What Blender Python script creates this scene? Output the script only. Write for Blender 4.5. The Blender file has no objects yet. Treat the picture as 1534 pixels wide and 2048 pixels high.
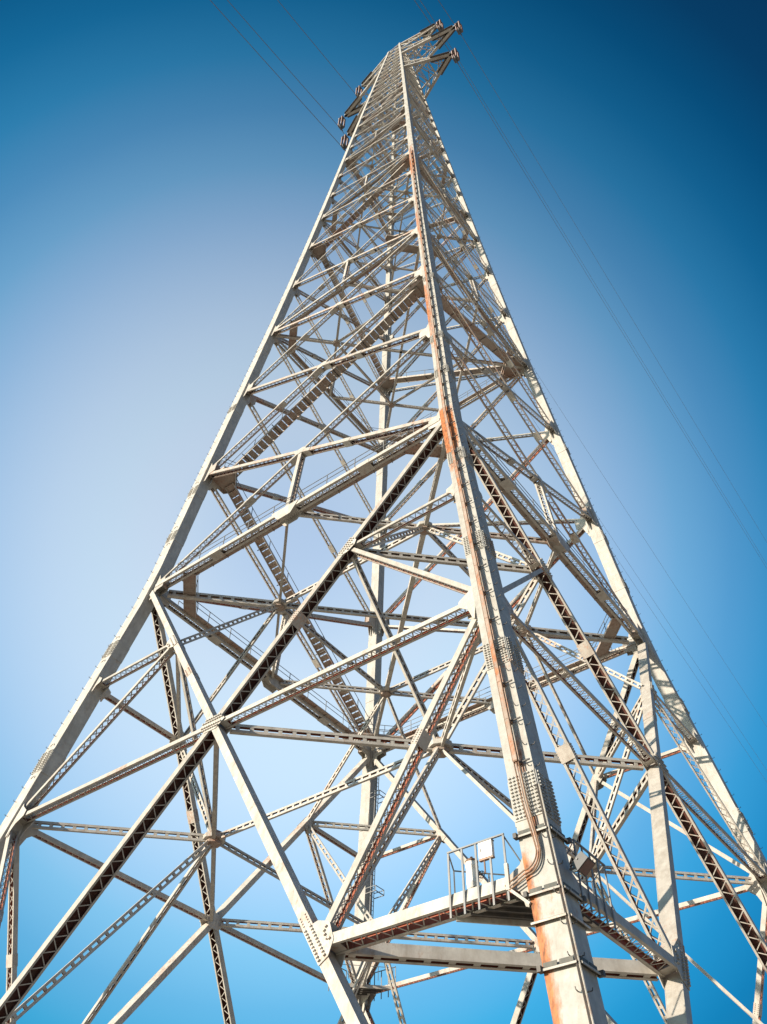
import bpy, math, random
import numpy as np
from mathutils import Vector as V, Matrix
random.seed(7)
S = bpy.context.scene
COL = S.collection
G = 51.3                      # tower datum (first gallery level) above the ground

# ------------------------------------------------------------------ camera
CAM = (-8.66501, -52.88353, -47.12655 + G)
YAW, PITCH, ROLL, FPX = 0.129988, 0.841094, 0.014947, 1753.87
f = V((math.sin(YAW)*math.cos(PITCH), math.cos(YAW)*math.cos(PITCH), math.sin(PITCH)))
r = f.cross(V((0, 0, 1))).normalized(); u = r.cross(f)
c_, s_ = math.cos(ROLL), math.sin(ROLL)
r, u = r*c_ + u*s_, u*c_ - r*s_
cam = bpy.data.cameras.new('camera'); camo = bpy.data.objects.new('camera', cam); COL.objects.link(camo)
camo.matrix_world = Matrix(((r.x, u.x, -f.x, CAM[0]), (r.y, u.y, -f.y, CAM[1]), (r.z, u.z, -f.z, CAM[2]), (0, 0, 0, 1)))
cam.sensor_fit = 'VERTICAL'; cam.sensor_height = 24; cam.sensor_width = 18
cam.lens = FPX/2048*24; cam.clip_start = 0.1; cam.clip_end = 6000
S.camera = camo
S.render.resolution_x, S.render.resolution_y = 767, 1024

# ------------------------------------------------------------------ sky and sun
SUN_EL = math.radians(14.5)
SUN_H = V((-0.95, -0.31, 0)).normalized()
sun_dir = V((SUN_H.x*math.cos(SUN_EL), SUN_H.y*math.cos(SUN_EL), math.sin(SUN_EL)))
W = bpy.data.worlds.new('World'); S.world = W; W.use_nodes = True
nt = W.node_tree; bg = nt.nodes['Background']
sky = nt.nodes.new('ShaderNodeTexSky'); sky.sky_type = 'NISHITA'; sky.sun_disc = False
sky.sun_elevation = SUN_EL
sky.sun_rotation = math.atan2(SUN_H.x, SUN_H.y)
sky.altitude = 0; sky.air_density = 1.0; sky.dust_density = 2.0; sky.ozone_density = 1.0
# Nishita sky with lens vignetting painted in: bright at view centre, dark corners
VIGNETTE_DIR = V((-0.003, 0.7025, 0.7117)).normalized()
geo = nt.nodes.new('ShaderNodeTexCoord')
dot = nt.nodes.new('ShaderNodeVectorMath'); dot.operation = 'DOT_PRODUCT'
nt.links.new(geo.outputs['Generated'], dot.inputs[0]); dot.inputs[1].default_value = VIGNETTE_DIR
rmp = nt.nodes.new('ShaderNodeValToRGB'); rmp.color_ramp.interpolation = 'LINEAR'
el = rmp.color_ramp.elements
SKY_STOPS = [(0.0, (0.26, 0.46, 0.7)), (0.5, (0.11, 0.34, 0.56)), (0.7071, (0.016, 0.165, 0.294)), (0.7431, (0.016, 0.165, 0.294)), (0.7771, (0.016, 0.205, 0.356)), (0.809, (0.016, 0.323, 0.518)), (0.8387, (0.043, 0.49, 0.712)), (0.866, (0.134, 0.711, 0.927)), (0.891, (0.386, 0.915, 1.096)), (0.9135, (0.736, 1.226, 1.301)), (0.9336, (1.336, 1.522, 1.484)), (0.9511, (1.922, 1.836, 1.634)), (0.9659, (2.411, 2.107, 1.746)), (0.9781, (2.693, 2.298, 1.817)), (0.9877, (2.913, 2.354, 1.852)), (0.9945, (2.757, 2.307, 1.856)), (0.9986, (2.483, 2.139, 1.838)), (1.0, (2.483, 2.139, 1.838))]  # gain by angle from view centre; outermost stops are unseen sky tuned as fill
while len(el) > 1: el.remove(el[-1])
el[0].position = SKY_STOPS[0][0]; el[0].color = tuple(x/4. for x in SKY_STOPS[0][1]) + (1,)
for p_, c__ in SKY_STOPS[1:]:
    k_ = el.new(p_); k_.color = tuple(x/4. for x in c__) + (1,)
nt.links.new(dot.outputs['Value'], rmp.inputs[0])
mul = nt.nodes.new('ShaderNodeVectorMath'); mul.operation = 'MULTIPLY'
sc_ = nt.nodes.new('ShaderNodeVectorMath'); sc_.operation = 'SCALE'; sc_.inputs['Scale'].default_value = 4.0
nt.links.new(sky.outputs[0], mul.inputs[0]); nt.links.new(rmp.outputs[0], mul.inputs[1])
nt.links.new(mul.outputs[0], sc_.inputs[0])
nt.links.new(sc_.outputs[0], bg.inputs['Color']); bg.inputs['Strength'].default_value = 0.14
sl = bpy.data.lights.new('sun', 'SUN'); sl.energy = 4.4; sl.angle = math.radians(0.5); sl.color = (1.0, 0.88, 0.73)
so = bpy.data.objects.new('sun', sl); COL.objects.link(so)
so.rotation_euler = sun_dir.to_track_quat('Z', 'Y').to_euler(); so.location = (-200, -60, 120)
S.view_settings.view_transform = 'Standard'; S.view_settings.look = 'None'
S.view_settings.exposure = 0.95; S.view_settings.gamma = 1.0
S.view_settings.use_curve_mapping = False

# ------------------------------------------------------------------ materials
def newmat(name):
    m = bpy.data.materials.new(name); m.use_nodes = True
    t = m.node_tree; return m, t, t.nodes['Principled BSDF'], t.nodes, t.links
def ramp(N, stops):
    n = N.new('ShaderNodeValToRGB'); e = n.color_ramp.elements
    while len(e) > 1: e.remove(e[-1])
    e[0].position = stops[0][0]; e[0].color = stops[0][1] + (1,)
    for p, c in stops[1:]:
        k = e.new(p); k.color = c + (1,)
    return n
def noise(N, L, src, scale, detail=4, rough=.6, vec=(1, 1, 1)):
    mp = N.new('ShaderNodeMapping'); mp.inputs['Scale'].default_value = vec
    L.new(src, mp.inputs['Vector'])
    n = N.new('ShaderNodeTexNoise'); n.inputs['Scale'].default_value = scale
    n.inputs['Detail'].default_value = detail; n.inputs['Roughness'].default_value = rough
    L.new(mp.outputs[0], n.inputs['Vector']); return n.outputs['Fac']
def mix(N, L, fac, a, b):
    n = N.new('ShaderNodeMix'); n.data_type = 'RGBA'
    for s, x in ((n.inputs[0], fac), (n.inputs[6], a), (n.inputs[7], b)):
        if hasattr(x, 'links'): L.new(x, s)
        else: s.default_value = x if not isinstance(x, tuple) else x + (1,) * (len(x) == 3)
    return n.outputs[2]
def mathn(N, L, op, a, b=None):
    n = N.new('ShaderNodeMath'); n.operation = op; n.use_clamp = True
    for i, x in enumerate((a, b)):
        if x is None: continue
        if hasattr(x, 'links'): L.new(x, n.inputs[i])
        else: n.inputs[i].default_value = x
    return n.outputs[0]
def paint(name, lo, hi, rust, rust_at=(.565, .72), use_attr=False, rough=.62):
    m, t, B, N, L = newmat(name)
    gp = N.new('ShaderNodeNewGeometry').outputs['Position']
    a = noise(N, L, gp, 1.6, 8, .74)
    st = noise(N, L, gp, 2.2, 5, .7, (1, 1, .16))
    base = ramp(N, [(.30, lo), (.52, tuple((x+y)/2 for x, y in zip(lo, hi))), (.70, hi)]); L.new(a, base.inputs[0])
    grime = ramp(N, [(.46, (0, 0, 0)), (.72, (1, 1, 1))]); L.new(st, grime.inputs[0])
    col = mix(N, L, mathn(N, L, 'MULTIPLY', grime.outputs[0], .45), base.outputs[0], (.21, .165, .12))
    spot = noise(N, L, gp, 5.5, 6, .75, (1, 1, .45))
    big = noise(N, L, gp, .33, 4, .6)
    rnd = N.new('ShaderNodeObjectInfo').outputs['Random']          # every part weathers a little differently
    rm = mathn(N, L, 'ADD', mathn(N, L, 'MULTIPLY', spot, .55), mathn(N, L, 'MULTIPLY', big, .45))
    rm = mathn(N, L, 'ADD', rm, mathn(N, L, 'MULTIPLY', rnd, .045))
    tone = N.new('ShaderNodeMapRange'); L.new(rnd, tone.inputs[0]); tone.inputs[3].default_value = .84; tone.inputs[4].default_value = 1.08
    hv = N.new('ShaderNodeHueSaturation'); L.new(tone.outputs[0], hv.inputs['Value']); L.new(col, hv.inputs['Color']); col = hv.outputs[0]
    rr = ramp(N, [(rust_at[0], (0, 0, 0)), (rust_at[1], (1, 1, 1))]); L.new(rm, rr.inputs[0])
    fac = rr.outputs[0]
    if use_attr:
        at = N.new('ShaderNodeAttribute'); at.attribute_name = 'rust'
        brk = mathn(N, L, 'ADD', mathn(N, L, 'MULTIPLY', noise(N, L, gp, 2.6, 6, .75, (1, 1, .2)), .55), mathn(N, L, 'MULTIPLY', noise(N, L, gp, 9, 6, .8, (1, 1, .3)), .45))
        q = mathn(N, L, 'ADD', at.outputs['Fac'], mathn(N, L, 'SUBTRACT', mathn(N, L, 'MULTIPLY', brk, 1.5), .75))
        qr = ramp(N, [(.12, (0, 0, 0)), (.45, (.6, .6, .6)), (.75, (1, 1, 1))])
        n2 = N.new('ShaderNodeMath'); n2.operation = 'ADD'
        L.new(at.outputs['Fac'], n2.inputs[0])
        n3 = N.new('ShaderNodeMath'); n3.operation = 'MULTIPLY_ADD'; L.new(brk, n3.inputs[0]); n3.inputs[1].default_value = 2.8; n3.inputs[2].default_value = -1.4
        L.new(n3.outputs[0], n2.inputs[1]); L.new(n2.outputs[0], qr.inputs[0])
        pres = mathn(N, L, 'GREATER_THAN', at.outputs['Fac'], .02)
        fac = mathn(N, L, 'MAXIMUM', fac, mathn(N, L, 'MULTIPLY', qr.outputs[0], pres))
    rc = ramp(N, [(.34, tuple(x*.38 for x in rust)), (.56, rust), (.8, tuple(min(1, x*1.35) for x in rust))])
    L.new(noise(N, L, gp, 7, 4, .7, (1, 1, .3)), rc.inputs[0])
    col = mix(N, L, fac, col, rc.outputs[0])
    L.new(col, B.inputs['Base Color']); B.inputs['Roughness'].default_value = rough
    B.inputs['Specular IOR Level'].default_value = .35
    bp = N.new('ShaderNodeBump'); bp.inputs['Strength'].default_value = .25; bp.inputs['Distance'].default_value = .02
    L.new(spot, bp.inputs['Height']); L.new(bp.outputs[0], B.inputs['Normal'])
    return m
PAINT = paint('weathered_cream_paint', (.35, .318, .272), (.52, .482, .42), (.36, .17, .09))
LEGP = paint('weathered_leg_paint', (.32, .302, .264), (.49, .462, .41), (.40, .20, .11), (.62, .75))
RUSTY = paint('rust_streaked_leg_paint', (.28, .266, .234), (.435, .413, .365), (.40, .14, .045), (.60, .74), True)
WARM = paint('rust_tinted_paint', (.36, .312, .262), (.51, .462, .40), (.44, .20, .11), (.52, .66))
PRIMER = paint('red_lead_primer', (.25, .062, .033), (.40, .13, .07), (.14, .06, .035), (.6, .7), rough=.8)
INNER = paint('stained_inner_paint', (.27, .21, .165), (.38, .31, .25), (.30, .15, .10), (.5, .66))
DARK = paint('dark_weathered_steel', (.045, .042, .04), (.10, .09, .08), (.14, .07, .04), rough=.6)
GALV = paint('grey_rail_paint', (.11, .115, .12), (.19, .19, .185), (.20, .11, .07), (.62, .75), rough=.5)
DUCT = paint('rusty_cable_duct', (.30, .22, .165), (.40, .32, .26), (.40, .15, .06), (.47, .60))
CABLE = paint('rust_brown_cable', (.16, .09, .05), (.26, .15, .09), (.3, .12, .05), rough=.7)
def flat(name, c, rough=.5, metal=0.):
    m, t, B, N, L = newmat(name)
    gp = N.new('ShaderNodeNewGeometry').outputs['Position']
    rp = ramp(N, [(.3, tuple(x*.75 for x in c)), (.7, tuple(min(1, x*1.15) for x in c))]); L.new(noise(N, L, gp, 6), rp.inputs[0])
    L.new(rp.outputs[0], B.inputs['Base Color']); B.inputs['Roughness'].default_value = rough; B.inputs['Metallic'].default_value = metal
    return m
GLAZE = flat('brown_glazed_porcelain', (.13, .06, .045), .42)
WIRE = flat('weathered_conductor_strand', (.16, .16, .16), .5, .3)
WHITE = flat('white_enamel', (.74, .71, .66), .4)
BLACK = flat('black_painted_steel', (.03, .03, .03), .5)
CONC = flat('poured_concrete', (.34, .32, .29), .9)
def ground_mat():
    m, t, B, N, L = newmat('dry_grass_and_sand')
    gp = N.new('ShaderNodeNewGeometry').outputs['Position']
    rp = ramp(N, [(.3, (.38, .31, .23)), (.5, (.48, .40, .30)), (.7, (.58, .49, .38))]); L.new(noise(N, L, gp, .15, 8, .7), rp.inputs[0])
    L.new(rp.outputs[0], B.inputs['Base Color']); B.inputs['Roughness'].default_value = .95
    return m
STEEL = paint('dull_green_grey_steel', (.05, .055, .045), (.09, .09, .075), (.2, .1, .05), (.6, .72))
PRIMER_SHADE = paint('sooty_red_interior', (.07, .024, .018), (.12, .04, .028), (.05, .02, .015), (.6, .7), rough=.9)  # primer red darkened: unlit shade inside the main diagonals put into the colour
MATS = [PRIMER_SHADE, PAINT, PRIMER, INNER, LEGP, RUSTY, WARM, DARK, GALV, DUCT, CABLE, GLAZE, WHITE, BLACK, CONC, WIRE, STEEL]
MI = {k: i for i, k in enumerate('VOID PAINT PRIMER INNER LEGP RUSTY WARM DARK GALV DUCT CABLE GLAZE WHITE BLACK CONC WIRE STEEL'.split())}
MI['VOID'] = 0


# ------------------------------------------------------------------ mesh builder
class MB:
    def __init__(s): s.v = []; s.f = []; s.m = []
    def box(s, c, X, Y, Z, m=1, faces=None):
        b = len(s.v)
        for i in (-1, 1):
            for j in (-1, 1):
                for k in (-1, 1): s.v.append(c + X*i + Y*j + Z*k)
        q = [(0, 1, 3, 2), (4, 6, 7, 5), (0, 4, 5, 1), (2, 3, 7, 6), (0, 2, 6, 4), (1, 5, 7, 3)]
        if X.cross(Y).dot(Z) < 0: q = [x[::-1] for x in q]
        for n, x in enumerate(q):
            s.f.append(tuple(b+y for y in x)); s.m.append(faces.get(n, m) if faces else m)
    def prism(s, pts, N, m=1):
        b = len(s.v); k = len(pts)
        for p in pts: s.v.append(p - N)
        for p in pts: s.v.append(p + N)
        s.f.append(tuple(b+i for i in range(k))[::-1]); s.f.append(tuple(b+k+i for i in range(k))); s.m += [m, m]
        for i in range(k):
            j = (i+1) % k
            s.f.append((b+i, b+j, b+k+j, b+k+i)); s.m.append(m)
    def bar(s, p, q, w, h=None, up=V((0, 0, 1)), m=1):
        h = h or w; d = q-p; L = d.length
        if L < 1e-5: return
        d /= L
        a = d.cross(up)
        if a.length < 1e-3: a = d.cross(V((1, 0, 0)))
        a.normalize(); b = a.cross(d)
        s.box((p+q)/2, d*(L/2), a*(w/2), b*(h/2), m)
    def tube(s, pts, rad, seg=6, m=1):
        rings = []
        n = len(pts)
        for i, p in enumerate(pts):
            d = (pts[min(i+1, n-1)] - pts[max(i-1, 0)]).normalized()
            a = d.cross(V((0, 0, 1)));
            if a.length < .05: a = d.cross(V((1, 0, 0)))
            a.normalize(); b_ = a.cross(d)
            rr = rad[i] if isinstance(rad, (list, tuple)) else rad
            rings.append(len(s.v))
            for k in range(seg):
                t = 2*math.pi*k/seg; s.v.append(p + a*math.cos(t)*rr + b_*math.sin(t)*rr)
        for i in range(n-1):
            for k in range(seg):
                l = (k+1) % seg
                s.f.append((rings[i]+k, rings[i]+l, rings[i+1]+l, rings[i+1]+k)); s.m.append(m)
        s.f.append(tuple(rings[0]+k for k in range(seg))[::-1]); s.f.append(tuple(rings[-1]+k for k in range(seg))); s.m += [m, m]
    def build(s, name, parent=None, smooth=False, attr=None):
        me = bpy.data.meshes.new(name)
        me.from_pydata([tuple(x) for x in s.v], [], s.f)
        used = sorted(set(s.m)); mp = {x: i for i, x in enumerate(used)}
        for x in used: me.materials.append(MATS[x])
        me.polygons.foreach_set('material_index', [mp[x] for x in s.m])
        if smooth: me.polygons.foreach_set('use_smooth', [True]*len(s.f))
        if attr is not None:
            at = me.attributes.new('rust', 'FLOAT', 'POINT'); at.data.foreach_set('value', attr)
        me.update()
        o = bpy.data.objects.new(name, me); COL.objects.link(o)
        if parent: o.parent = parent
        return o
def thing(name, label, cat, loc=(0, 0, 0), group=None):
    o = bpy.data.objects.new(name, None); COL.objects.link(o); o.location = loc
    o['label'] = label; o['category'] = cat
    if group: o['group'] = group
    return o
def tag(o, label, cat, group=None):
    o['label'] = label; o['category'] = cat
    if group: o['group'] = group
    return o

# ------------------------------------------------------------------ tower geometry
KEYS = [-3, -2, -1] + list(range(27))
D_ = [27.402, 24.286, 22.056, 20.0, 18.191, 16.45, 14.936, 13.582, 12.356, 11.343, 10.501, 9.721, 9.009, 8.404, 7.851, 7.323, 6.838, 6.39, 5.978, 5.591, 5.225, 4.879, 4.544, 4.214, 3.882, 3.542, 3.196, 2.845, 2.472, 2.07]
Z_ = [-34.426, -19.941, -9.571, 0.0, 14.605, 28.303, 40.562, 52.183, 63.315, 72.944, 81.192, 88.932, 96.041, 102.1, 107.636, 112.91, 117.741, 122.18, 126.233, 130.029, 133.581, 136.94, 140.172, 143.335, 146.522, 149.769, 153.066, 156.402, 159.947, 163.779]
LZ = dict(zip(KEYS, Z_))
ZB = -50.8; DB = 20 + .2151*50.8
ZL, ZC, ZU = LZ[-3], LZ[-2], LZ[-1]
def dz(z):
    if z <= 0: return 20 - .2151*z
    return float(np.interp(z, Z_[3:], D_[3:]))
def hw(z): return float(np.interp(z, [-51, 10, 60, 110, 164], [.54, .52, .44, .30, .22]))
CORN = {'N': V((0, -1, 0)), 'L': V((-1, 0, 0)), 'B': V((0, 1, 0)), 'R': V((1, 0, 0))}
RING = ['N', 'L', 'B', 'R']
FACES = [('L', 'N'), ('N', 'R'), ('B', 'L'), ('R', 'B')]
def P(c, z):
    v = CORN[c]*dz(z); v.z = z + G; return v
def lerp(a, b, t): return a + (b-a)*t
TOWER = thing('lattice_tower', 'tall riveted steel lattice transmission tower in weathered cream paint with rust streaks, galleries and stairs', 'tower')

def member(mb, p0, p1, n, w, h, top='zig', bot='zig', t=.026, lip=.16, pitch=None, im='INNER', om='PAINT', trim=(0, 0), bars=.06):
    e = (p1-p0).normalized(); p0 = p0 + e*trim[0]; p1 = p1 - e*trim[1]
    L = (p1-p0).length
    n = (n - e*n.dot(e)).normalized(); u_ = n.cross(e)
    if u_.z < 0 or (abs(u_.z) < 1e-4 and u_.x < 0): u_ = -u_
    c = (p0+p1)/2; om = MI[om]; im = MI[im]
    for sg in (1, -1):
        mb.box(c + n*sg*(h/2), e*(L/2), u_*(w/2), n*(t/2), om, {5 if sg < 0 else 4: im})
    hs = h/2 - t/2
    for sg, st in ((1, top), (-1, bot)):
        off = u_*sg*(w/2 - t/2 - .003)
        if st == 'none': continue
        if st == 'solid':
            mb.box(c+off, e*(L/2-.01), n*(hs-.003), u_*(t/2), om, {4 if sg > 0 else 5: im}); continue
        lw = (h*lip if st != 'slot' else h*.27)/2
        for s2 in (1, -1):
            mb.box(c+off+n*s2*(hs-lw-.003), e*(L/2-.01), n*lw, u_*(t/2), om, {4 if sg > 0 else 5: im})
        pt = pitch or h*(1.15 if st != 'slot' else 1.5)
        k = max(1, int(round((L-1.6*h)/pitch if pitch else (L-1.6*h)/pt))); a0 = .8*h; pt = (L-2*a0)/k
        o2 = u_*sg*(w/2 - 1.6*t - .008)
        if st == 'slot':
            for i in range(k+1):
                mb.box(p0+e*(a0+i*pt)+o2+u_*sg*.004, e*(pt*.14), n*(hs-.03), u_*(t/2), om, {4 if sg > 0 else 5: im})
        else:
            bw = h*bars/2
            for i in range(k):
                s0 = a0 + i*pt
                for q, (x0, x1, y0, y1) in enumerate(((0, .5, -1, 1), (.5, 1, 1, -1)) if st == 'zig' else ((0, 1, -1, 1), (0, 1, 1, -1))):
                    A = p0+e*(s0+x0*pt)+n*(y0*(hs-lw)); Bq = p0+e*(s0+x1*pt)+n*(y1*(hs-lw))
                    d = Bq-A; dl = d.length; d /= dl; sd = u_.cross(d)
                    mb.box((A+Bq)/2 + o2 - u_*sg*(.014*q), d*(dl/2), sd*bw, u_*.006, om)
            for x in (.4*h, L-.4*h):
                mb.box(p0+e*x+o2+u_*sg*.003, e*(.38*h), n*(hs-.02), u_*.008, om, {4 if sg > 0 else 5: im})
    return e, n, u_
def tie(mb, p0, p1, n, w, h, frac, ln, om='PAINT', riv=True):
    """splice sleeve with rivet heads round a member"""
    e = (p1-p0).normalized(); n = (n-e*n.dot(e)).normalized(); u_ = n.cross(e)
    if u_.z < 0: u_ = -u_
    c = lerp(p0, p1, frac)
    for sg in (1, -1):
        mb.box(c+n*sg*(h/2+.026), e*ln, u_*(w/2+.004), n*.012, MI[om])
        mb.box(c-u_*sg*(w/2+.012), e*ln, n*(h/2+.035), u_*.010, MI[om])
        if riv:
            for i in range(6):
                for j in (-.3, .3):
                    mb.box(c+n*sg*(h/2+.055)+e*ln*(-.8+.32*i)+u_*w*j, e*.028, u_*.028, n*.02, MI[om])
def gusset(mb, o, ex, uy, n, pts, h, om='PAINT', riv=None):
    for sg in (1, -1):
        mb.prism([o+ex*x+uy*y+n*sg*(h/2+.028) for x, y in pts], n*(.014*sg), MI[om])
        if riv and sg > 0:
            for x, y in riv: mb.box(o+ex*x+uy*y+n*(h/2+.08), ex*.042, uy*.042, n*.042, MI[om])

PARTS = []                     # (name, meshbuilder, reference point) for kinds that may exceed a hundred
def emit(kind, mb, ref): PARTS.append((kind, mb, ref))
HC = camo.matrix_world.translation
def face_axes(a, b, z0, z1):
    A, Bq, A1 = P(a, z0), P(b, z0), P(a, z1)
    ex = (Bq-A).normalized(); n = ex.cross(A1-A).normalized()
    mid = (A+Bq)/2
    if n.dot(V((mid.x, mid.y, 0))) < 0: n = -n
    uy = n.cross(ex)
    if uy.z < 0: uy = -uy
    return ex, uy, n

# ------------------------------------------------------------------ corner legs
def leg(c):
    mb = MB(); d = CORN[c]; attr = []
    a1 = V((d.x - d.y, d.y + d.x, 0)).normalized(); a2 = V((d.x + d.y, d.y - d.x, 0)).normalized()   # outward face normals
    if c == 'N': a1, a2 = V((-1, -1, 0)).normalized(), V((1, -1, 0)).normalized()
    zs = [ZB+.2] + [z for z in np.arange(-50, 60, .5 if c == 'N' else 4)] + [z for z in np.arange(60, 163, 3.)] + [Z_[-1]+.3]
    K = 8 if c == 'N' else 1
    m = MI['RUSTY'] if c == 'N' else MI['LEGP']
    rows = []
    for z in zs:
        o = P(c, min(z, Z_[-1])); o.z = z+G; h = hw(z)
        row = []
        for s, (x0, y0, x1, y1) in enumerate(((1, -1, 1, 1), (1, 1, -1, 1), (-1, 1, -1, -1), (-1, -1, 1, -1))):
            for k in range(K):
                t = k/K; x, y = x0+(x1-x0)*t, y0+(y1-y0)*t
                row.append(len(mb.v)); mb.v.append(o + a1*h*x + a2*h*y)
                rv = 0.
                if c == 'N' and s == 0:           # the face towards the left neighbour: y from far edge to the outer corner
                    yy = y
                    if -45 < z < -33.6: rv = max(0, 1.25-1.9*(yy+1)*(1 if z > -36.5 else .75+.09*(-36.5-z)) - max(0, (-38-z))*.06)
                    if -33.4 < z < -28.5: rv = max(rv, .75-1.6*abs(yy-.25) - .1*abs(z+31.5))
                    if -28.5 < z < -1: rv = max(rv, .48-1.6*abs(yy-.05))
                    if -8 < z < .8: rv = max(rv, 1.25-.42*abs(yy+.35)-.10*abs(z+2.2)**1.2)
                    if 10 < z < 24: rv = max(rv, .85-.9*abs(yy+.8)-.05*abs(z-19))
                    if 36 < z < 46: rv = max(rv, .75-.7*abs(yy+.5)-.07*abs(z-42))
                    if 58 < z < 78: rv = max(rv, 1.0-.25*abs(yy+.2)-.085*abs(z-66.5))
                if c == 'L' and s in (0, 3) and -26 < z < -18: rv = 0
                attr.append(rv)
        rows.append(row)
    for i in range(len(rows)-1):
        n_ = len(rows[i])
        for k in range(n_):
            l = (k+1) % n_
            mb.f.append((rows[i][k], rows[i][l], rows[i+1][l], rows[i+1][k])); mb.m.append(m)
    mb.f.append(tuple(rows[-1])); mb.m.append(m); mb.f.append(tuple(rows[0])[::-1]); mb.m.append(m)
    nb = len(mb.v)
    # riveted splice sleeves, hand-hole rims
    for z, ln in ((-46, .8), (-31.6, .95), (-24.3, .8), (-15.9, .8), (-6.4, .7), (6, .6), (12, .6), (25, .5), (37, .5), (49, .45), (60, .4), (75, .35), (90, .3)):
        h = hw(z); ctr = P(c, z); up = (P(c, z+1)-P(c, z-1)).normalized()
        for ax, bx in ((a1, a2), (a2, a1), (-a1, a2), (-a2, a1)):
            nn = (ax-up*ax.dot(up)).normalized()
            mb.box(ctr+nn*(h+.012), up*ln, bx*(h*.985), nn*.016, m)
            if z < 30 and ax in (a1, a2):
                nr, nc = int(ln*2/.155), 7
                for i in range(nr):
                    for j in range(nc):
                        if j == 3: continue
                        mb.box(ctr+nn*(h+.058)+up*(-ln+.1+i*.155)+bx*h*(-.82+j*1.64/(nc-1)), up*.034, bx*.034, nn*.036, m)
        if c != 'N' and z < 20:
            for q in (ln+.45, -ln-.45):
                cc = ctr+up*q
                for ax, bx in ((a1, a2), (a2, a1)):
                    for k in range(8):
                        t = math.pi*(k/9.+.1); t2 = math.pi*((k+1)/9.+.1)
                        p = cc+ax*(h+.02)+bx*math.cos(t)*.2+up*math.sin(t)*.24; q2 = cc+ax*(h+.02)+bx*math.cos(t2)*.2+up*math.sin(t2)*.24
                        mb.bar(p, q2, .04, .05, ax, m)
    attr += [0.]*(len(mb.v)-nb)
    o = mb.build('corner_leg', TOWER, attr=attr)
    # concrete footing pad under the leg
    fb = MB(); ctr = P(c, ZB); ctr.z = .35
    fb.box(ctr, V((1.9, 0, 0)), V((0, 1.9, 0)), V((0, 0, .36)), MI['CONC'])
    ctr = ctr+V((0, 0, .5)); fb.box(ctr, V((1.1, 0, 0)), V((0, 1.1, 0)), V((0, 0, .25)), MI['CONC'])
    fb.build('footing', o)
    return o, a1, a2
LEGS = {c: leg(c) for c in RING}
LEGS['N'][0]['label'] = 'near corner leg streaked with orange rust, carrying the cable duct'

# step bolts: bent pegs up the outer edges of the legs
bolts = []
for c in RING:
    o, a1, a2 = LEGS[c]
    z = -49.
    while z < 100:
        h = hw(z); ctr = P(c, z); up = (P(c, z+1)-P(c, z-1)).normalized()
        for (ax, bx, q) in ((a1, a2, .72), (a2, a1, .72)):
            p = ctr+ax*h+bx*h*q
            bolts.append((o, p, ax, bx, up, (p-HC).length, z))
        z += .98 if z < 40 else 1.9
bolts.sort(key=lambda x: x[5]); rest = {}
def bolt(mb, p, ax, bx, up):
    mb.bar(p-bx*.02, p+ax*.17, .024, .024, up, MI['DARK'])
    mb.bar(p+ax*.17, p+ax*.19+up*.08, .024, .024, bx, MI['DARK'])
for i, (o, p, ax, bx, up, dd, z) in enumerate(bolts):
    if i < 100:
        mb = MB(); bolt(mb, p, ax, bx, up); mb.build('step_bolt', o)
    else: bolt(rest.setdefault(o.name, MB()), p, ax, bx, up)
for k, mb in rest.items():
    q = mb.build('step_bolt', bpy.data.objects[k]); q['kind'] = 'stuff'

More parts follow.
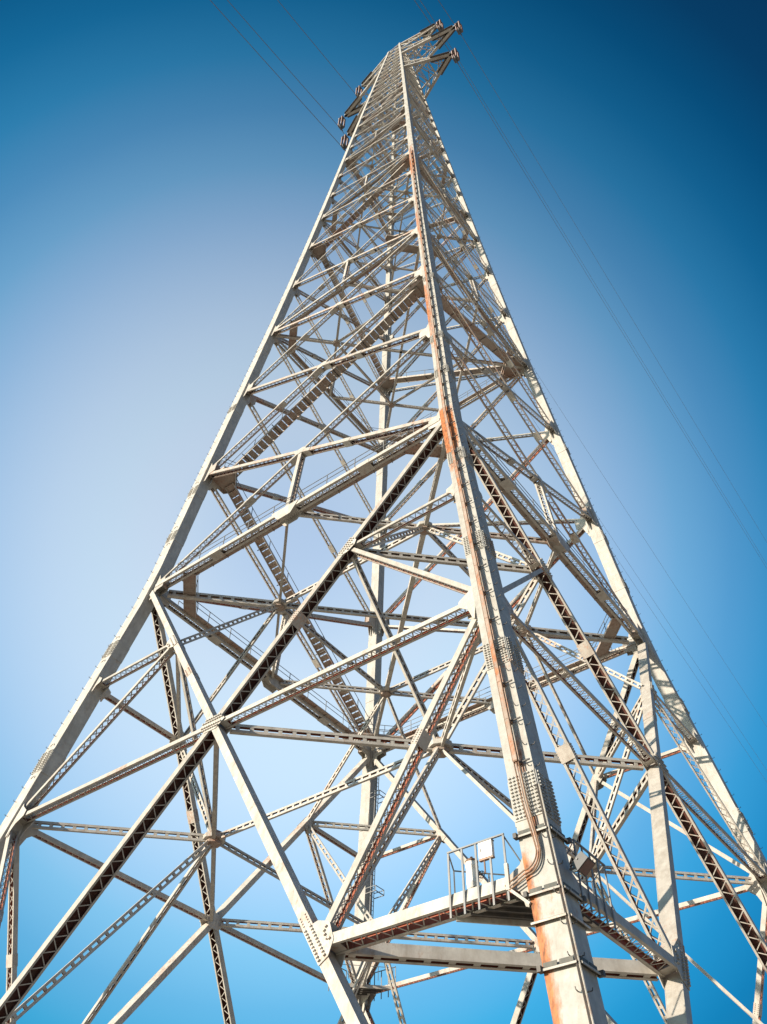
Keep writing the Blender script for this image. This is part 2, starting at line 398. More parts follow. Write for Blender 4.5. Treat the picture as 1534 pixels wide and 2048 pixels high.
# ------------------------------------------------------------------ lower body: one great X per face
def hexpts(a, b): return [(-a, 0), (-a*.45, b), (a*.45, b), (a, 0), (a*.45, -b), (-a*.45, -b)]
for fi, (a, b) in enumerate(FACES):
    ex, uy, n = face_axes(a, b, ZB, 0)
    A0, B0, Ab, Bb = P(a, 0), P(b, 0), P(a, ZB), P(b, ZB)
    C = (P(a, ZC)+P(b, ZC))/2
    j = .004*fi
    for k, (p, q) in enumerate(((A0, Bb), (B0, Ab))):
        mb = MB()
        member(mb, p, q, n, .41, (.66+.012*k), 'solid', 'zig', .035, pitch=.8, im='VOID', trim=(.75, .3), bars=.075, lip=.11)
        for fr in (.275, .66): tie(mb, p, q, n, .41, (.66+.012*k), fr, .45, om='WARM')
        emit('diagonal_brace', mb, (p+q)/2)
    # central plate
    mb = MB()
    rv = [(x, y) for x in np.arange(-.68, .69, .17) for y in (-.16, .16, .36, -.36) if abs(x)+abs(y)*.6 < .82]
    gusset(mb, C, ex, uy, n, hexpts(.92, .52), .70, riv=rv)
    emit('gusset_plate', mb, C)
    for c, o in ((a, b), (b, a)):
        sgn = 1 if c == a else -1
        exx = ex*sgn
        Pu = lerp(P(c, 0), P(o, ZB), ZU/ZB)             # node on the upper half of the diagonal
        Pl = lerp(P(o, 0), P(c, ZB), ZL/ZB)             # node on the lower half
        for p, q, w, h, tp, bt, pit, im, kind in (
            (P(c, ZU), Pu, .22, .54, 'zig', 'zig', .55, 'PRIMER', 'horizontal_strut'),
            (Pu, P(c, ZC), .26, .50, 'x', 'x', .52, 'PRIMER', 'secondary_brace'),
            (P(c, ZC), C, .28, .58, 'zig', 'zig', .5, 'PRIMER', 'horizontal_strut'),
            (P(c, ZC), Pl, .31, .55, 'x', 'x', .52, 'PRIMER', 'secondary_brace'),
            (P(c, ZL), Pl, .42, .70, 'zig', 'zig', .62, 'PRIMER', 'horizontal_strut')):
            mb = MB()
            member(mb, p, q, n, w, h+j, tp, bt, .03, pitch=pit, im=im, trim=(.5, .45), bars=.065, lip=.13)
            if kind[0] != 'h' and w > .3: tie(mb, p, q, n, w, h+j, .47, .34, om='WARM')
            emit(kind, mb, (p+q)/2)
        for node, g in ((Pu, .66), (Pl, .84)):
            mb = MB(); dd = (P(o, ZB)-P(c, 0)) if node is Pu else (P(c, ZB)-P(o, 0)); dd.normalize(); pp = n.cross(dd)
            if pp.dot(exx) > 0: pp = -pp
            pts = [(-1.1*g, -.225), (1.1*g, -.225), (1.1*g, .225), (.62*g, .80*g), (-.30*g, .98*g), (-.85*g, .45)]
            rv = [(x, y) for x in np.arange(-.9*g, .95*g, .17) for y in (-.13, .13)] + [(-.1*g, .6*g), (-.2*g, .75*g), (.1*g, .55*g), (.35*g, .55*g), (.45*g, .65*g)]
            gusset(mb, node, dd, pp, n, pts, .70, riv=rv); emit('gusset_plate', mb, node)
        for z, g in ((ZC, 1.5), (ZU, .9), (ZL, 1.1)):
            hh = hw(z); mb = MB(); o_ = P(c, z)
            gusset(mb, o_, exx, uy, n, [(hh*.97, -.95*g), (hh+.10, -.9*g), (hh+.25*g, -.42*g), (hh+.6*g, -.2), (hh+.6*g, .2), (hh+.25*g, .42*g), (hh+.10, .75*g), (hh*.97, .8*g)], .72)
            emit('gusset_plate', mb, o_)

# ------------------------------------------------------------------ plan bracing
def hmember(p, q, w, h, tp, bt, om='PAINT', im='INNER', trim=(.5, .5), pitch=None, flat_=False):
    mb = MB(); e = (q-p).normalized(); n = e.cross(V((0, 0, 1))) if flat_ else V((0, 0, 1))
    member(mb, p, q, n.normalized(), w, h, tp, bt, .022, im=im, om=om, trim=trim, pitch=pitch); emit('plan_brace', mb, (p+q)/2)
def mids(z): return {f_: (P(f_[0], z)+P(f_[1], z))/2 for f_ in FACES}
def corner_mid(pts, c):
    q = [v for f_, v in pts.items() if c in f_]; return (q[0]+q[1])/2
def node_block(p, s=.3):
    mb = MB()
    mb.prism([p+V((math.cos(t), math.sin(t), 0))*s*1.9 for t in np.arange(0, 6.28, math.pi/4)], V((0, 0, .14)), MI['PAINT'])
    mb.prism([p+V((math.cos(t), math.sin(t), 0))*s*1.3 for t in np.arange(.2, 6.4, math.pi/4)], V((0, 0, s)), MI['INNER'])
    emit('gusset_plate', mb, p)
m0, mc = mids(0), mids(ZC)
M0 = {c: corner_mid(m0, c) for c in RING}; MC = {c: corner_mid(mc, c) for c in RING}
def fpt(f_, c, z):          # node on the face diagonals near corner c
    o = f_[0] if f_[1] == c else f_[1]
    return lerp(P(c, 0), P(o, ZB), z/ZB) if z > ZC else lerp(P(o, 0), P(c, ZB), z/ZB)
for c in RING:
    fs = [f_ for f_ in FACES if c in f_]; nx = RING[(RING.index(c)+1) % 4]
    hmember(mc[fs[0]], mc[fs[1]], .24, .50, 'slot', 'slot', im='PRIMER', trim=(.7, .7))
    hmember(P(c, ZC), MC[c], .17, .46, 'slot', 'slot', trim=(1.1, .45))
    hmember(MC[c], MC[nx], .16, .38, 'slot', 'slot')
    hmember(m0[fs[0]], m0[fs[1]], .2, .45, 'slot', 'slot', trim=(.7, .7))
    hmember(P(c, 0), M0[c], .28, .6, 'slot', 'slot', trim=(1.2, .5))
    hmember(M0[c], M0[nx], .18, .46, 'slot', 'slot')
    pu = [fpt(f_, c, ZU) for f_ in fs]; pl = [fpt(f_, c, ZL) for f_ in fs]
    hmember(pu[0], pu[1], .2, .46, 'slot', 'slot', trim=(.6, .6))
    hmember(pl[0], pl[1], .44, .6, 'solid', 'slot', im='PRIMER', trim=(.6, .6), flat_=True)
    for x in pu:
        hmember(x, M0[c], .15, .38, 'slot', 'slot'); hmember(x, MC[c], .16, .4, 'slot', 'slot')
    for f_, x in zip(fs, pl): hmember(x, MC[c], .16, .40, 'slot', 'slot', flat_=f_ != ('L', 'N'))
    node_block(M0[c], .34); node_block(MC[c], .38)
hmember(M0['L'], M0['R'], .22, .46, 'slot', 'slot'); hmember(M0['N'], M0['B'], .36, .4, 'solid', 'solid')

# ------------------------------------------------------------------ upper shaft: crossed panels on every face
WALK = (0, 3, 6, 9, 12, 16)
for k in range(26):
    z0, z1 = LZ[k], LZ[k+1]
    sc = min(1., max(.42, (dz(z0)+2)/20))
    for fi, (a, b) in enumerate(FACES):
        ex, uy, n = face_axes(a, b, z0, z1)
        A0, B0, A1, B1 = P(a, z0), P(b, z0), P(a, z1), P(b, z1)
        w, h = .36*sc, .50*sc
        for q, (p0, p1) in enumerate(((A0, B1), (B0, A1))):
            w = ((.20, .34) if k < 11 else (.28, .48))[q]*sc
            mb = MB(); tr = hw(z0)*1.25
            cheap = k > 14
            member(mb, p0, p1, n, w, h+.012*q, 'zig' if not cheap else 'none', ('x' if q == 0 and k < 9 else 'zig') if k < 15 else 'solid', .026*max(.6, sc), pitch=(.62 if k < 8 else .85)*max(.62, sc), im='INNER' if k > 1 else 'PRIMER', om='WARM' if k < 8 and q else 'PAINT', trim=(tr, tr), bars=.075, lip=.15)
            if k < 12: tie(mb, p0, p1, n, w, h+.012*q, .5, .5*sc, riv=False); tie(mb, p0, p1, n, w, h+.012*q, .34, .42*sc, riv=False)
            emit('diagonal_brace', mb, (p0+p1)/2)
        X = lerp(A0, B1, dz(z0)/(dz(z0)+dz(z1)))
        if k < 12:
            mb = MB(); gusset(mb, X, ex, uy, n, hexpts(.62*sc, .34*sc), h+.02); emit('gusset_plate', mb, X)
        if k in WALK:
            mid = (A0+B0)/2; mb = MB(); hv = V((ex.x, ex.y, 0))
            member(mb, X, mid, n, .34*sc, .5*sc, 'zig', 'zig', .022, pitch=.5*sc, trim=(.3, .3), lip=.22, bars=.09); emit('hanger', mb, (X+mid)/2)
        # gussets at the legs
        if k < 20:
            for c, sg in ((a, 1), (b, -1)):
                hh = hw(z0); g = 1.25*sc; mb = MB()
                gusset(mb, P(c, z0), ex*sg, uy, n, [(hh*.97, -1.2*g), (hh+.16, -1.15*g), (hh+.35*g, -.5*g), (hh+.85*g, -.4*g), (hh+.85*g, .4*g), (hh+.35*g, .5*g), (hh+.16, 1.15*g), (hh*.97, 1.2*g)], h+.03)
                mb.box(P(c, z0)+ex*sg*(hh+.40*g), ex*(.38*g), uy*.012, n*(h/2), MI['INNER'])
                mb.box(P(c, z0)+ex*sg*(hh+.78*g), uy*(.34*g), ex*.012, n*(h/2), MI['INNER'])
                emit('gusset_plate', mb, P(c, z0))
# horizontals of the top ring
for (a, b) in FACES:
    ex, uy, n = face_axes(a, b, LZ[25], LZ[26]); mb = MB()
    member(mb, P(a, LZ[26]), P(b, LZ[26]), n, .3, .3, 'zig', 'zig', .02, trim=(.3, .3)); emit('horizontal_strut', mb, P(a, LZ[26]))

# ------------------------------------------------------------------ galleries with floor and railing
def railing(mb, pts, h=1.1, step=1.9, m='GALV', r_=.022, mid=True):
    for p, q in zip(pts[:-1], pts[1:]):
        L = (q-p).length; k = max(1, round(L/step))
        for i in range(k+1):
            x = lerp(p, q, i/k); mb.bar(x, x+V((0, 0, h)), r_*2.2, r_*2.2, q-p, MI[m])
        for z in ((h, h*.55) if mid else (h,)):
            mb.bar(p+V((0, 0, z)), q+V((0, 0, z)), r_*1.8, r_*1.8, V((0, 0, 1)), MI[m])
for k in WALK:
    z = LZ[k]; sc = min(1., max(.5, (dz(z)+2)/20))
    mm = mids(z)
    for fi, (a, b) in enumerate(FACES):
        ex, uy, n = face_axes(a, b, z, LZ[k+1]); mb = MB()
        A, Bq = P(a, z), P(b, z); nh = V((n.x, n.y, 0)).normalized()
        hh = (.70 if k == 0 else .60)*sc
        member(mb, A, Bq, nh, .30*sc, hh, 'zig', 'zig', .028, pitch=.62*sc, trim=(hw(z)*1.3, hw(z)*1.3), lip=.22, bars=.075)
        if k == 0:
            for fr in (.25, .5, .75): tie(mb, A, Bq, nh, .32, hh+.004, fr, .9 if fr == .5 else .55, riv=False)
            for sg in (1, -1): mb.prism([(A+Bq)/2+nh*sg*(hh/2+.05)+ex*x+V((0, 0, y)) for x, y in ((-1.3, .26), (1.3, .26), (.6, -.75), (-.6, -.75))], nh*.014, MI['PAINT'])
        emit('horizontal_strut', mb, (A+Bq)/2)
        # floor of cross planks on the inner half with brackets
        fw = .46*sc; mb = MB(); In = -nh*(hh/2+fw/2-.02)
        L = (Bq-A).length; x = 2.0*sc+.8
        while x < L-2.0*sc-1.2:
            ln = min(1.55, L-2*sc-1.2-x)
            mb.box(A+ex*(x+ln/2)+In+V((0, 0, .12*sc)), ex*(ln/2-.02), nh*(fw/2), V((0, 0, .02)), MI['WARM'], {4: MI['INNER']})
            mb.bar(A+ex*x+In+nh*(fw/2)+V((0, 0, .05)), A+ex*x+In-nh*(fw/2)+V((0, 0, .05)), .05, .10, V((0, 0, 1)), MI['INNER'])
            x += 1.55
        o = mb.build('gallery_floor', TOWER)
        rb = MB(); off = V((0, 0, .18*sc))
        p0, p1 = A+ex*(2.0*sc+.8), Bq-ex*(2.0*sc+.8)
        railing(rb, [p0+nh*(hh/2-.08)+off, p1+nh*(hh/2-.08)+off], step=2.6); railing(rb, [p0-nh*(hh/2+fw)+off, p1-nh*(hh/2+fw)+off], step=2.6)
        rb.build('railing', o)
    if k:
        MM = {c: corner_mid(mm, c) for c in RING}
        for c in RING:
            fs = [f_ for f_ in FACES if c in f_]; nx = RING[(RING.index(c)+1) % 4]
            s2 = .5*sc+.08
            hmember(mm[fs[0]], mm[fs[1]], .4*s2+.06, .6*s2, 'none', 'slot', trim=(.3, .3)); hmember(P(c, z), MM[c], .4*s2+.1, .7*s2, 'none', 'slot', trim=(.6, .3))
            hmember(MM[c], MM[nx], .35*s2+.05, .5*s2, 'none', 'zig', trim=(.3, .3)); node_block(MM[c], .22*sc+.06)
        hmember(MM['L'], MM['R'], .3*sc, .36*sc, 'none', 'slot'); hmember(MM['N'], MM['B'], .3*sc, .36*sc, 'none', 'slot')

# ------------------------------------------------------------------ stairs winding round the shaft
ORDER = ['B', 'L', 'N', 'R']
for k in range(0, 17):
    c0, c1 = ORDER[k % 4], ORDER[(k+1) % 4]
    z0, z1 = LZ[k], LZ[k+1]
    f_ = [x for x in FACES if c0 in x and c1 in x][0]
    ex, uy, n = face_axes(f_[0], f_[1], z0, z1); nh = V((n.x, n.y, 0)).normalized()
    sc = min(1., max(.6, (dz(z0)+3)/20)); wd = .95*sc; inn = -nh*(.45*sc+wd/2+.35*sc)
    A, Bq = P(c0, z0), P(c1, z1); hd = V((Bq.x-A.x, Bq.y-A.y, 0)).normalized()
    s0, s1 = A+hd*(1.5*sc+.3)+inn+V((0, 0, .1)), Bq-hd*(1.5*sc+.4)+inn+V((0, 0, -.2))
    mb = MB(); nst = int((s1-s0).length/.62); dv = (s1-s0)/nst; dd = (s1-s0).normalized(); sn = dd.cross(nh).normalized()
    for sg in (1, -1):
        mb.box((s0+s1)/2+nh*sg*wd/2, (s1-s0)/2, sn*.13, nh*.02, MI['WARM'])
    for i in range(nst):
        c = s0+dv*(i+.5)
        mb.box(c+nh*0, (dd*.5+hd*.5).normalized()*.285, nh*(wd/2-.03), (dd.cross(nh)).normalized()*.018, MI['WARM'], {4: MI['INNER'], 5: MI['INNER']})
        if i % 6 == 3:
            mb.bar(c+nh*(wd/2+.02), c-nh*(wd/2+.02), .07, .14, V((0, 0, 1)), MI['DARK'])
            mb.bar(c+nh*(wd/2+.3*sc), c+nh*(wd/2-.1), .05, .08, V((0, 0, 1)), MI['DARK'])
    o = mb.build('stair_flight', TOWER)
    rb = MB()
    for sg in (1, -1):
        q0, q1 = s0+nh*sg*(wd/2+.03), s1+nh*sg*(wd/2+.03); kk = max(2, int((q1-q0).length/3.2))
        for i in range(kk+1): rb.bar(lerp(q0, q1, i/kk), lerp(q0, q1, i/kk)+V((0, 0, 1.0)), .05, .05, hd, MI['GALV'])
        rb.bar(q0+V((0, 0, 1)), q1+V((0, 0, 1)), .045, .045, V((0, 0, 1)), MI['GALV'])
    rb.build('handrail', o)
    # landing at the upper corner
    lb = MB(); cc = P(c1, z1); inw = -CORN[c1]; sd = V((-inw.y, inw.x, 0)); g = sc
    pts = [cc+inw*.75*g+sd*x*g+inw*y*g+V((0, 0, -.1)) for x, y in ((-.5, -.1), (-1.55, .95), (-1.2, 2.0), (1.2, 2.0), (1.55, .95), (.5, -.1))]
    lb.prism(pts, V((0, 0, .05)), MI['INNER'])
    for p, q in zip(pts[:-1], pts[1:]): lb.bar(p+V((0, 0, -.14)), q+V((0, 0, -.14)), .05, .22, V((0, 0, 1)), MI['WARM'])
    lo = lb.build('landing', TOWER); rb = MB(); railing(rb, [p+V((0, 0, .05)) for p in pts[1:5]], 1.0, 1.3); rb.build('railing', lo)

# ------------------------------------------------------------------ flush the many-part kinds
def flush():
    kinds = {}
    for kd, mb, ref in PARTS: kinds.setdefault(kd, []).append((mb, ref))
    for kd, lst in kinds.items():
        lst.sort(key=lambda x: (x[1]-HC).length)
        for mb, _ in lst[:100]: mb.build(kd, TOWER)
        if len(lst) > 100:
            al = MB()
            for mb, _ in lst[100:]:
                b = len(al.v); al.v += mb.v; al.f += [tuple(b+i for i in x) for x in mb.f]; al.m += mb.m
            al.build(kd, TOWER)['kind'] = 'stuff'
# ------------------------------------------------------------------ gallery corner crossings (floor strips cutting the corners)
for k in WALK[:4]:
    z = LZ[k]; sc = min(1., max(.5, (dz(z)+2)/20)); zz = z+G+.02
    for c in RING:
        nb = [f_[0] if f_[1] == c else f_[1] for f_ in FACES if c in f_]
        q = [P(c, z)+(P(o, z)-P(c, z)).normalized()*3.6*sc for o in nb]; q = [p+(-CORN[c])*.35*sc for p in q]
        mb = MB(); d = (q[1]-q[0]).normalized(); L = (q[1]-q[0]).length; n = V((-d.y, d.x, 0))
        for p in q: p.z = zz
        kk = max(2, int(L/1.6))
        for i in range(kk):
            mb.box(lerp(q[0], q[1], (i+.5)/kk), d*(L/kk/2-.015), n*.46*sc, V((0, 0, .03)), MI['INNER'])
        for sg in (1, -1): mb.bar(q[0]+n*sg*.47*sc, q[1]+n*sg*.47*sc, .05, .18, V((0, 0, 1)), MI['WARM'])
        o = mb.build('gallery_floor', TOWER); rb = MB()
        for sg in (1, -1): railing(rb, [q[0]+n*sg*.47*sc, q[1]+n*sg*.47*sc], 1.1, 1.8)
        rb.build('railing', o)

# ------------------------------------------------------------------ corner platforms low down
def corner_platform(c, z, size, nposts, outer=True):
    nb = [f_[0] if f_[1] == c else f_[1] for f_ in FACES if c in f_]
    base = P(c, z); dirs = [(P(o, z)-base).normalized() for o in nb]
    fl = MB(); top = base+V((0, 0, .27)); inw = -CORN[c]
    pts = [top+dirs[0]*.6+inw*.2, top+dirs[0]*size+inw*.3, top+dirs[1]*size+inw*.3, top+dirs[1]*.6+inw*.2]
    fl.prism([p-V((0, 0, .42)) for p in pts], V((0, 0, .035)), MI['DARK'])
    m_ = (pts[1]+pts[2])/2-V((0, 0, .52)); fl.bar(pts[1]-V((0, 0, .5)), pts[2]-V((0, 0, .5)), .08, .26, V((0, 0, 1)), MI['PAINT'])
    for i in range(4):
        t = (i+1)/5.; fl.bar(lerp(pts[0], pts[1], t)-V((0, 0, .5)), lerp(pts[3], pts[2], t)-V((0, 0, .5)), .06, .14, V((0, 0, 1)), MI['DARK'])
    fo = fl.build('corner_platform', TOWER); rb = MB()
    for di, d in enumerate(dirs):
        nO = V((d.y, -d.x, 0));
        if nO.dot(CORN[c]) < 0: nO = -nO
        off = nO*.42
        s0, s1 = 1.25, size
        for i in range(nposts):
            x = s0+(s1-s0)*i/(nposts-1); p = base+d*x+off
            rb.box(p+V((0, 0, .56)), d*.034, nO*.02, V((0, 0, 1.10)), MI['GALV'])
        rb.bar(base+d*(s0-.03)+off+V((0, 0, 1.63)), base+d*(s1+.03)+off+V((0, 0, 1.63)), .07, .05, V((0, 0, 1)), MI['GALV'])
        p = base+d*s0+off+V((0, 0, 1.60)); rb.bar(p, base+d*(s0-.7)+inw*.25+V((0, 0, .3)), .035, .035, V((0, 0, 1)), MI['GALV'])
    a, b = pts[1]+V((0, 0, 0)), pts[2]+V((0, 0, 0))
    railing(rb, [a, b], 1.05, 1.15, 'GALV', .02, False)
    for q, d in ((a, dirs[0]), (b, dirs[1])):
        nO = V((d.y, -d.x, 0)); nO = nO if nO.dot(CORN[c]) > 0 else -nO
        rb.bar(q+V((0, 0, 1.05)), base+d*size+nO*.42+V((0, 0, 1.63)), .04, .04, V((0, 0, 1)), MI['GALV'])
    rb.build('railing', fo)
    return base, dirs, inw
pb, pd, pin = corner_platform('N', ZL, 3.4, 5)
corner_platform('B', ZC, 3.4, 4)
dL = [d for d in pd if d.x < 0][0]; dR = [d for d in pd if d.x > 0][0]
nL = V((-1, -1, 0)).normalized(); nR = V((1, -1, 0)).normalized()

# pressure tank standing on the platform
tb = V((pb.x, pb.y, 0))+dL*2.83-nL*.12; tb.z = pb.z+.24
TS = .84
tk = thing('storage_tank', 'small white upright cylinder tank standing on the corner platform beside the near leg', 'tank', tb)
def lathe(mb, base, prof, seg=20, m=1):
    b = len(mb.v); k = len(prof)
    for rr, z in prof:
        for i in range(seg):
            t = 2*math.pi*i/seg; mb.v.append(base+V((math.cos(t)*rr, math.sin(t)*rr, z)))
    for j in range(k-1):
        for i in range(seg):
            l = (i+1) % seg; mb.f.append((b+j*seg+i, b+j*seg+l, b+(j+1)*seg+l, b+(j+1)*seg+i)); mb.m.append(m)
    mb.f.append(tuple(b+i for i in range(seg))[::-1]); mb.f.append(tuple(b+(k-1)*seg+i for i in range(seg))); mb.m += [m, m]
O_ = V((0, 0, 0)); tk.scale = (TS, TS, TS)
mb = MB(); lathe(mb, O_, [(.02, .20), (.17, .22), (.25, .30), (.25, .44), (.262, .45), (.262, .48), (.25, .49), (.25, 1.10), (.262, 1.11), (.262, 1.16), (.25, 1.17), (.25, 1.30)], 24, MI['WHITE']); mb.build('shell', tk, True)
mb = MB(); lathe(mb, O_, [(.26, 1.30), (.26, 1.36), (.20, 1.42), (.07, 1.47), (.05, 1.55), (.02, 1.55)], 24, MI['CABLE']); mb.build('cap', tk, True)
for i in range(3):
    mb = MB(); t = i*2.094+.4; p = V((math.cos(t)*.2, math.sin(t)*.2, 0)); mb.bar(p, p+V((0, 0, .34)), .05, .05, V((1, 0, 0)), MI['BLACK']); mb.build('leg', tk)
mb = MB(); ctr = V((.34, -.30, .82)); ax_ = V((.7, -.7, 0)).normalized(); bx_ = V((0, 0, 1))
side_ = V((.7071, .7071, 0)); ctr = V((.36, -.02, .85))
for i in range(16):
    t0, t1 = i*math.pi/8, (i+1)*math.pi/8
    mb.bar(ctr+(dL*math.cos(t0)+bx_*math.sin(t0))*.14, ctr+(dL*math.cos(t1)+bx_*math.sin(t1))*.14, .025, .025, nL, MI['BLACK'])
for i in range(3):
    t0 = i*math.pi/3; v = (dL*math.cos(t0)+bx_*math.sin(t0))*.14; mb.bar(ctr-v, ctr+v, .016, .016, nL, MI['BLACK'])
mb.bar(ctr, ctr-V((.16, 0, 0)), .03, .03, bx_, MI['BLACK']); mb.build('valve_wheel', tk)

# switch box hung on the railing
bb = V((pb.x, pb.y, pb.z))+dL*1.93+nL*.40+V((0, 0, 1.30))
bxo = thing('switch_box', 'flat cream switch box hung inside the platform railing right of the white tank', 'box', bb)
mb = MB(); mb.box(O_, dL*.25, nL*.08, V((0, 0, .27)), MI['WHITE']); mb.box(V((0, 0, .28)), dL*.27, nL*.10, V((0, 0, .012)), MI['GALV']); mb.build('casing', bxo)
mb = MB(); mb.box(nL*.088, dL*.22, nL*.007, V((0, 0, .235)), MI['WHITE']); mb.box(nL*.10+dL*.17, dL*.015, nL*.012, V((0, 0, .05)), MI['BLACK']); mb.build('door', bxo)
mb = MB(); mb.box(V((0, 0, -.30)), dL*.27, nL*.06, V((0, 0, .025)), MI['DUCT']); mb.bar(V((0, 0, -.27))+dL*.1, V((0, 0, -.75))+dL*.1, .04, .04, nL, MI['CABLE']); mb.build('bracket', bxo)

# floodlight on the shaded side of the near leg
fb_ = V((pb.x, pb.y, pb.z))+nR*1.05+dR*.30+V((0, 0, .25))
fl = thing('floodlight', 'dark square floodlight bracketed to the shaded side of the near leg', 'floodlight', fb_)
aim = (nR*.6+V((0, 0, -.8))).normalized(); sd = aim.cross(dR).normalized()
mb = MB(); mb.box(O_, aim*.16, dR*.26, sd*.26, MI['BLACK']); mb.box(aim*-.19, aim*.05, dR*.17, sd*.17, MI['BLACK']); mb.build('housing', fl)
mb = MB(); mb.box(aim*.165, aim*.012, dR*.225, sd*.225, MI['GLAZE']); mb.build('front_glass', fl)
mb = MB(); mb.bar(-nR*.48+V((0, 0, -.05)), O_+V((0, 0, -.02)), .07, .05, V((0, 0, 1)), MI['GALV']); mb.bar(dR*.29-aim*.1, -dR*.29-aim*.1, .05, .05, aim, MI['GALV']); mb.build('bracket', fl)

# ------------------------------------------------------------------ cable duct, clamps and guard bar on the near leg
NLEG = LEGS['N'][0]
def nf(y, z, off):                 # point on the near leg's left-hand face: y across (-1 far edge, +1 outer corner)
    o = P('N', z); h = hw(z); return o+nL*(h+off)+nR*h*y
mb = MB(); zz = -30.2
prev = None
while zz < 70:
    z2 = zz+2.0
    for y0, y1, m_, dep in ((-.06, .22, 'DUCT', .05), (-.11, -.07, 'CABLE', .05), (.22, .26, 'CABLE', .05)):
        A, Bq = nf((y0+y1)/2, zz, .30), nf((y0+y1)/2, z2, .30); w_ = (y1-y0)*hw(zz)
        mb.box((A+Bq)/2, (Bq-A)/2*(1.0 if m_ == 'CABLE' else .985), nR*(w_/2), nL*dep, MI[m_])
    A, Bq = nf(.02, zz, .12), nf(.95, zz, .14)
    mb.bar(A, Bq, .05, .05, V((0, 0, 1)), MI['DARK']); mb.bar(nf(.08, zz, 0), nf(.08, zz, .34), .30*hw(zz), .07, V((0, 0, 1)), MI['CABLE'])
    zz = z2
mb.build('cable_duct', NLEG)
for i, (y0, y1, rr) in enumerate(((-.10, .02, .024), (.06, .14, .032), (.22, .26, .028))):
    pts = [nf(y0, -29.9, .26), nf(y0+.02, -31.8, .24), nf(y1+.10, -33.5, .16)]
    cy, cz, R2 = -.62, -33.35, .72+.10*i
    for t in np.linspace(0, 1, 9):
        a_ = t*math.pi/2; pts.append(nf(y1+.10-.85*(1-math.cos(a_))-.2*t, -33.75-(.62+.09*i)*math.sin(a_)+.05*t, .14))
    e_ = pts[-1]
    for t in (.35, .7): pts.append(e_-nR*t+V((0, 0, -.42*t)))
    mb = MB(); mb.tube(pts, rr, 8, MI['DUCT'] if i == 1 else MI['CABLE']); mb.build('power_cable', NLEG, True)
mb = MB(); q = nf(-1, -34.3, .14)-nR*.55; mb.box(q+V((0, 0, -.05)), nR*.06, nL*.05, V((0, 0, .42)), MI['PAINT']); mb.bar(q+V((0, 0, -.42)), nf(-1, -35.4, .05), .07, .09, V((0, 0, 1)), MI['PAINT']); mb.build('cable_hanger', NLEG)
for z, full in ((-33.05, 1), (-35.15, 1), (-36.05, 0), (-37.45, 1), (-39.3, 1), (-42, 1)):
    mb = MB(); h = hw(z); o = P('N', z)
    for nn, tt in ((nL, nR), (nR, nL)):
        mb.box(o+nn*(h+.15)+V((0, 0, -.03)), tt*(h+.04), nn*.012, V((0, 0, .03)), MI['PAINT'])
        mb.box(o+nn*(h+.08), tt*(h+.05), nn*.08, V((0, 0, .010)), MI['STEEL'])
        if full:
            for sg in (-.5, .45): mb.box(o+nn*(h+.07)+tt*sg*h+V((0, 0, .09)), tt*h*.40, nn*.012, V((0, 0, .085)), MI['STEEL'])
            mb.box(o+nn*(h+.14)-tt*(h+.02), tt*.06, nn*.10, V((0, 0, .08)), MI['DARK'])
    mb.build('clamp_band', NLEG)
mb = MB(); zz = -31.3
while zz > -50:
    A, Bq = P('N', zz), P('N', zz-1.5); o = CORN['N']*(hw(zz)*1.414+.11)
    mb.bar(A+o, Bq+o, .055, .03, V((1, 0, 0)), MI['PAINT']); mb.bar(A+o+V((-.05, .04, 0)), Bq+o+V((-.05, .04, 0)), .035, .07, V((1, 0, 0)), MI['DARK'])
    mb.bar(A+CORN['N']*hw(zz)*1.3, A+o, .06, .06, V((0, 0, 1)), MI['GALV']); zz -= 1.5
mb.build('guard_bar', NLEG)

# ladder behind, on the far leg
BLEG = LEGS['B'][0]; mb = MB(); dl = V((1, -1, 0)).normalized(); wl = V((1, 1, 0)).normalized()
z = ZB+1
while z < -.6:
    c = P('B', z)+dl*(hw(z)+.38); c2 = P('B', z+.35)+dl*(hw(z)+.38)
    for sg in (1, -1): mb.bar(c+wl*.24*sg, c2+wl*.24*sg, .05, .05, wl, MI['GALV'])
    mb.bar(c+wl*.24, c-wl*.24, .03, .03, V((0, 0, 1)), MI['GALV']); z += .35
mb.build('access_ladder', BLEG)
for z in (-4.5, -8.6, -12.6, -16.2):
    mb = MB(); c = P('B', z)+dl*(hw(z)+.1); pts = [c+wl*.6, c+wl*.6+dl*1.1, c-wl*.6+dl*1.1, c-wl*.6]
    for p, q in zip(pts[:-1], pts[1:]):
        mb.bar(p, q, .06, .06, V((0, 0, 1)), MI['GALV']); mb.bar(p+V((0, 0, .45)), q+V((0, 0, .45)), .05, .05, V((0, 0, 1)), MI['GALV'])
        mb.bar(q, q+V((0, 0, .45)), .05, .05, wl, MI['GALV'])
    mb.build('ladder_guard', BLEG)

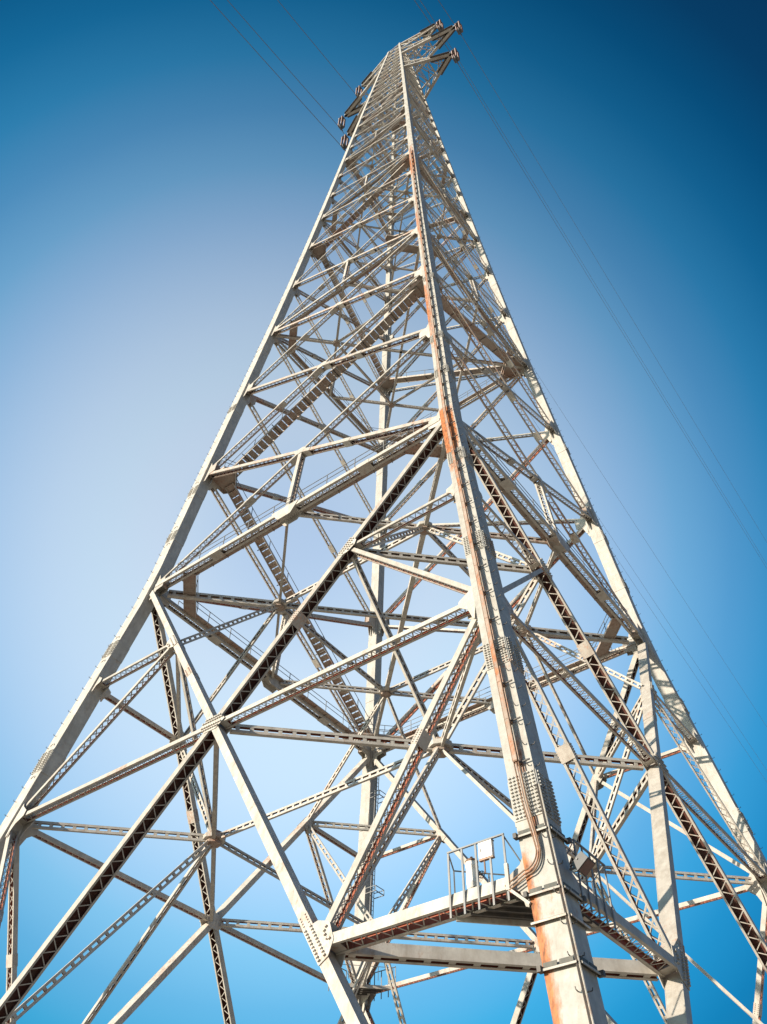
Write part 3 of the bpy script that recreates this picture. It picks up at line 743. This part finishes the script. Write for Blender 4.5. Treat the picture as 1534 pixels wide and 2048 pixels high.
# ------------------------------------------------------------------ crossarms, insulators and conductors at the top
TV = V((1, -1, 0)).normalized(); LV = V((1, 1, 0)).normalized()
ARMS = [(162.6, 10.2, 1), (150.6, 14.2, 1), (135.0, 12.4, 1), (162.0, 10.0, -1), (149.6, 14.2, -1), (135.2, 12.6, -1)]
ORD = {162.6: 'uppermost right', 150.6: 'middle right', 135.0: 'lowest right', 162.0: 'uppermost left', 149.6: 'middle left', 135.2: 'lowest left'}
for z, ln, sg in ARMS:
    legs = ('N', 'R') if sg > 0 else ('L', 'B'); t = TV*sg
    tip = t*ln; tip.z = z+G; mb = MB()
    roots = [P(c, z) for c in legs]; zt = min(z+5.5, 163.4); zt = zt if zt-z > 2 else z-5.5
    ups = [P(c, zt) for c in legs]
    ends = [lerp(q, tip, .62) for q in roots]
    for q in roots: mb.bar(q, tip, .50, .40, V((0, 0, 1)), MI['PAINT'])
    for q in ups: mb.bar(q, tip, .24, .24, V((0, 0, 1)), MI['PAINT'])
    N_ = 3
    for i in range(N_):
        a, b = i/(N_+1.), (i+1)/(N_+1.)
        A0, A1, B0_, B1_ = lerp(roots[0], tip, a), lerp(roots[0], tip, b), lerp(roots[1], tip, a), lerp(roots[1], tip, b)
        U0, U1, W0, W1 = lerp(ups[0], tip, a), lerp(ups[0], tip, b), lerp(ups[1], tip, a), lerp(ups[1], tip, b)
        for p, q in ((A0, B1_), (B0_, A1), (A1, B1_), (U1, W1), (A1, U1), (B1_, W1), (A0, U1), (B0_, W1), (U0, W1)):
            mb.bar(p, q, .15, .15, V((0, 0, 1)), MI['PAINT'])
    arm = mb.build('crossarm', TOWER)
    for q in roots:
        pm = MB(); e0 = lerp(q, tip, .58); d = (tip-e0).normalized(); sd = d.cross(V((0, 0, 1))).normalized()
        pm.box(lerp(e0, tip, .45)-V((0, 0, .05)), d*((tip-e0).length*.47), sd*.58, V((0, 0, .05)), MI['DARK'])
        for k2 in range(7): pm.box(lerp(e0, tip, .1+.13*k2)-V((0, 0, .11)), d*.06, sd*.53, V((0, 0, .03)), MI['DARK'])
        pm.build('tip_plate', arm)
    # insulator cluster hanging from the tip
    ins = thing('insulator_cluster', 'brown porcelain insulator cluster hanging from the tip of the %s crossarm' % ORD[z], 'insulator', tip+t*.75-V((0, 0, .2)), 'insulator clusters under the crossarm tips')
    hb = MB(); hb.box(V((0, 0, -.25)), LV*.55, TV*.5, V((0, 0, .05)), MI['GALV']); hb.bar(-t*.9+V((0, 0, .2)), V((0, 0, -.25)), .14, .14, TV, MI['DARK']); hb.build('top_yoke', ins)
    for px, py in ((.42, .38), (-.42, .38), (.42, -.38), (-.42, -.38)):
        prof = []
        for i in range(17): zz = -.30-.28*i; prof += [(.07, zz), (.20, zz-.05), (.21, zz-.10), (.08, zz-.14)]
        sm = MB(); lathe(sm, LV*px+TV*py, prof, 8, MI['GLAZE']); sm.build('disc_string', ins, True)
    hb = MB(); hb.box(V((0, 0, -5.15)), LV*.55, TV*.5, V((0, 0, .06)), MI['GALV']); hb.prism([V((0, 0, -5.2))+LV*x+V((0, 0, y)) for x, y in ((-.55, 0), (.55, 0), (.2, -1.0), (-.2, -1.0))], TV*.06, MI['DARK'])
    hb.box(V((0, 0, -6.35)), LV*.6, TV*.09, V((0, 0, .12)), MI['DARK']); hb.build('suspension_clamp', ins)
    # conductor
    c0 = tip+t*.75-V((0, 0, 6.7)); sF, sB = (.20, .30) if sg > 0 else (.285, .31); pts = []
    for s_ in list(np.arange(-160, 0, 8.)) + [0.] + list(np.arange(8, 240, 8.)) + list(np.arange(260, 1500, 40.)):
        dz_ = -sF*s_+.00006*s_*s_ if s_ >= 0 else sB*s_+.0002*s_*s_
        pts.append(c0+LV*s_+V((0, 0, max(dz_, 4-c0.z))))
    wm = MB(); wm.tube(pts, [.056 if q_.dot(LV) < 4 else max(.028, .044-.0004*q_.dot(LV)) for q_ in pts], 5, MI['WIRE']); tag(wm.build('power_line', None, True), 'thin dark conductor strung through the %s insulator cluster' % ORD[z], 'power line', 'conductors carried by the tower')
# small cap frame at the very top
mb = MB(); zt = LZ[26]
for c in RING: mb.bar(P(c, zt), P(c, zt)*.0+V((0, 0, zt+G)), .18, .18, V((0, 0, 1)), MI['PAINT'])
mb.build('top_frame', TOWER)
flush()
# ------------------------------------------------------------------ ground
g = bpy.data.meshes.new('ground'); R_ = 3000; g.from_pydata([(-R_, -R_, 0), (R_, -R_, 0), (R_, R_, 0), (-R_, R_, 0)], [], [(0, 1, 2, 3)])
g.materials.append(ground_mat()); go = bpy.data.objects.new('ground', g); COL.objects.link(go); go['kind'] = 'structure'
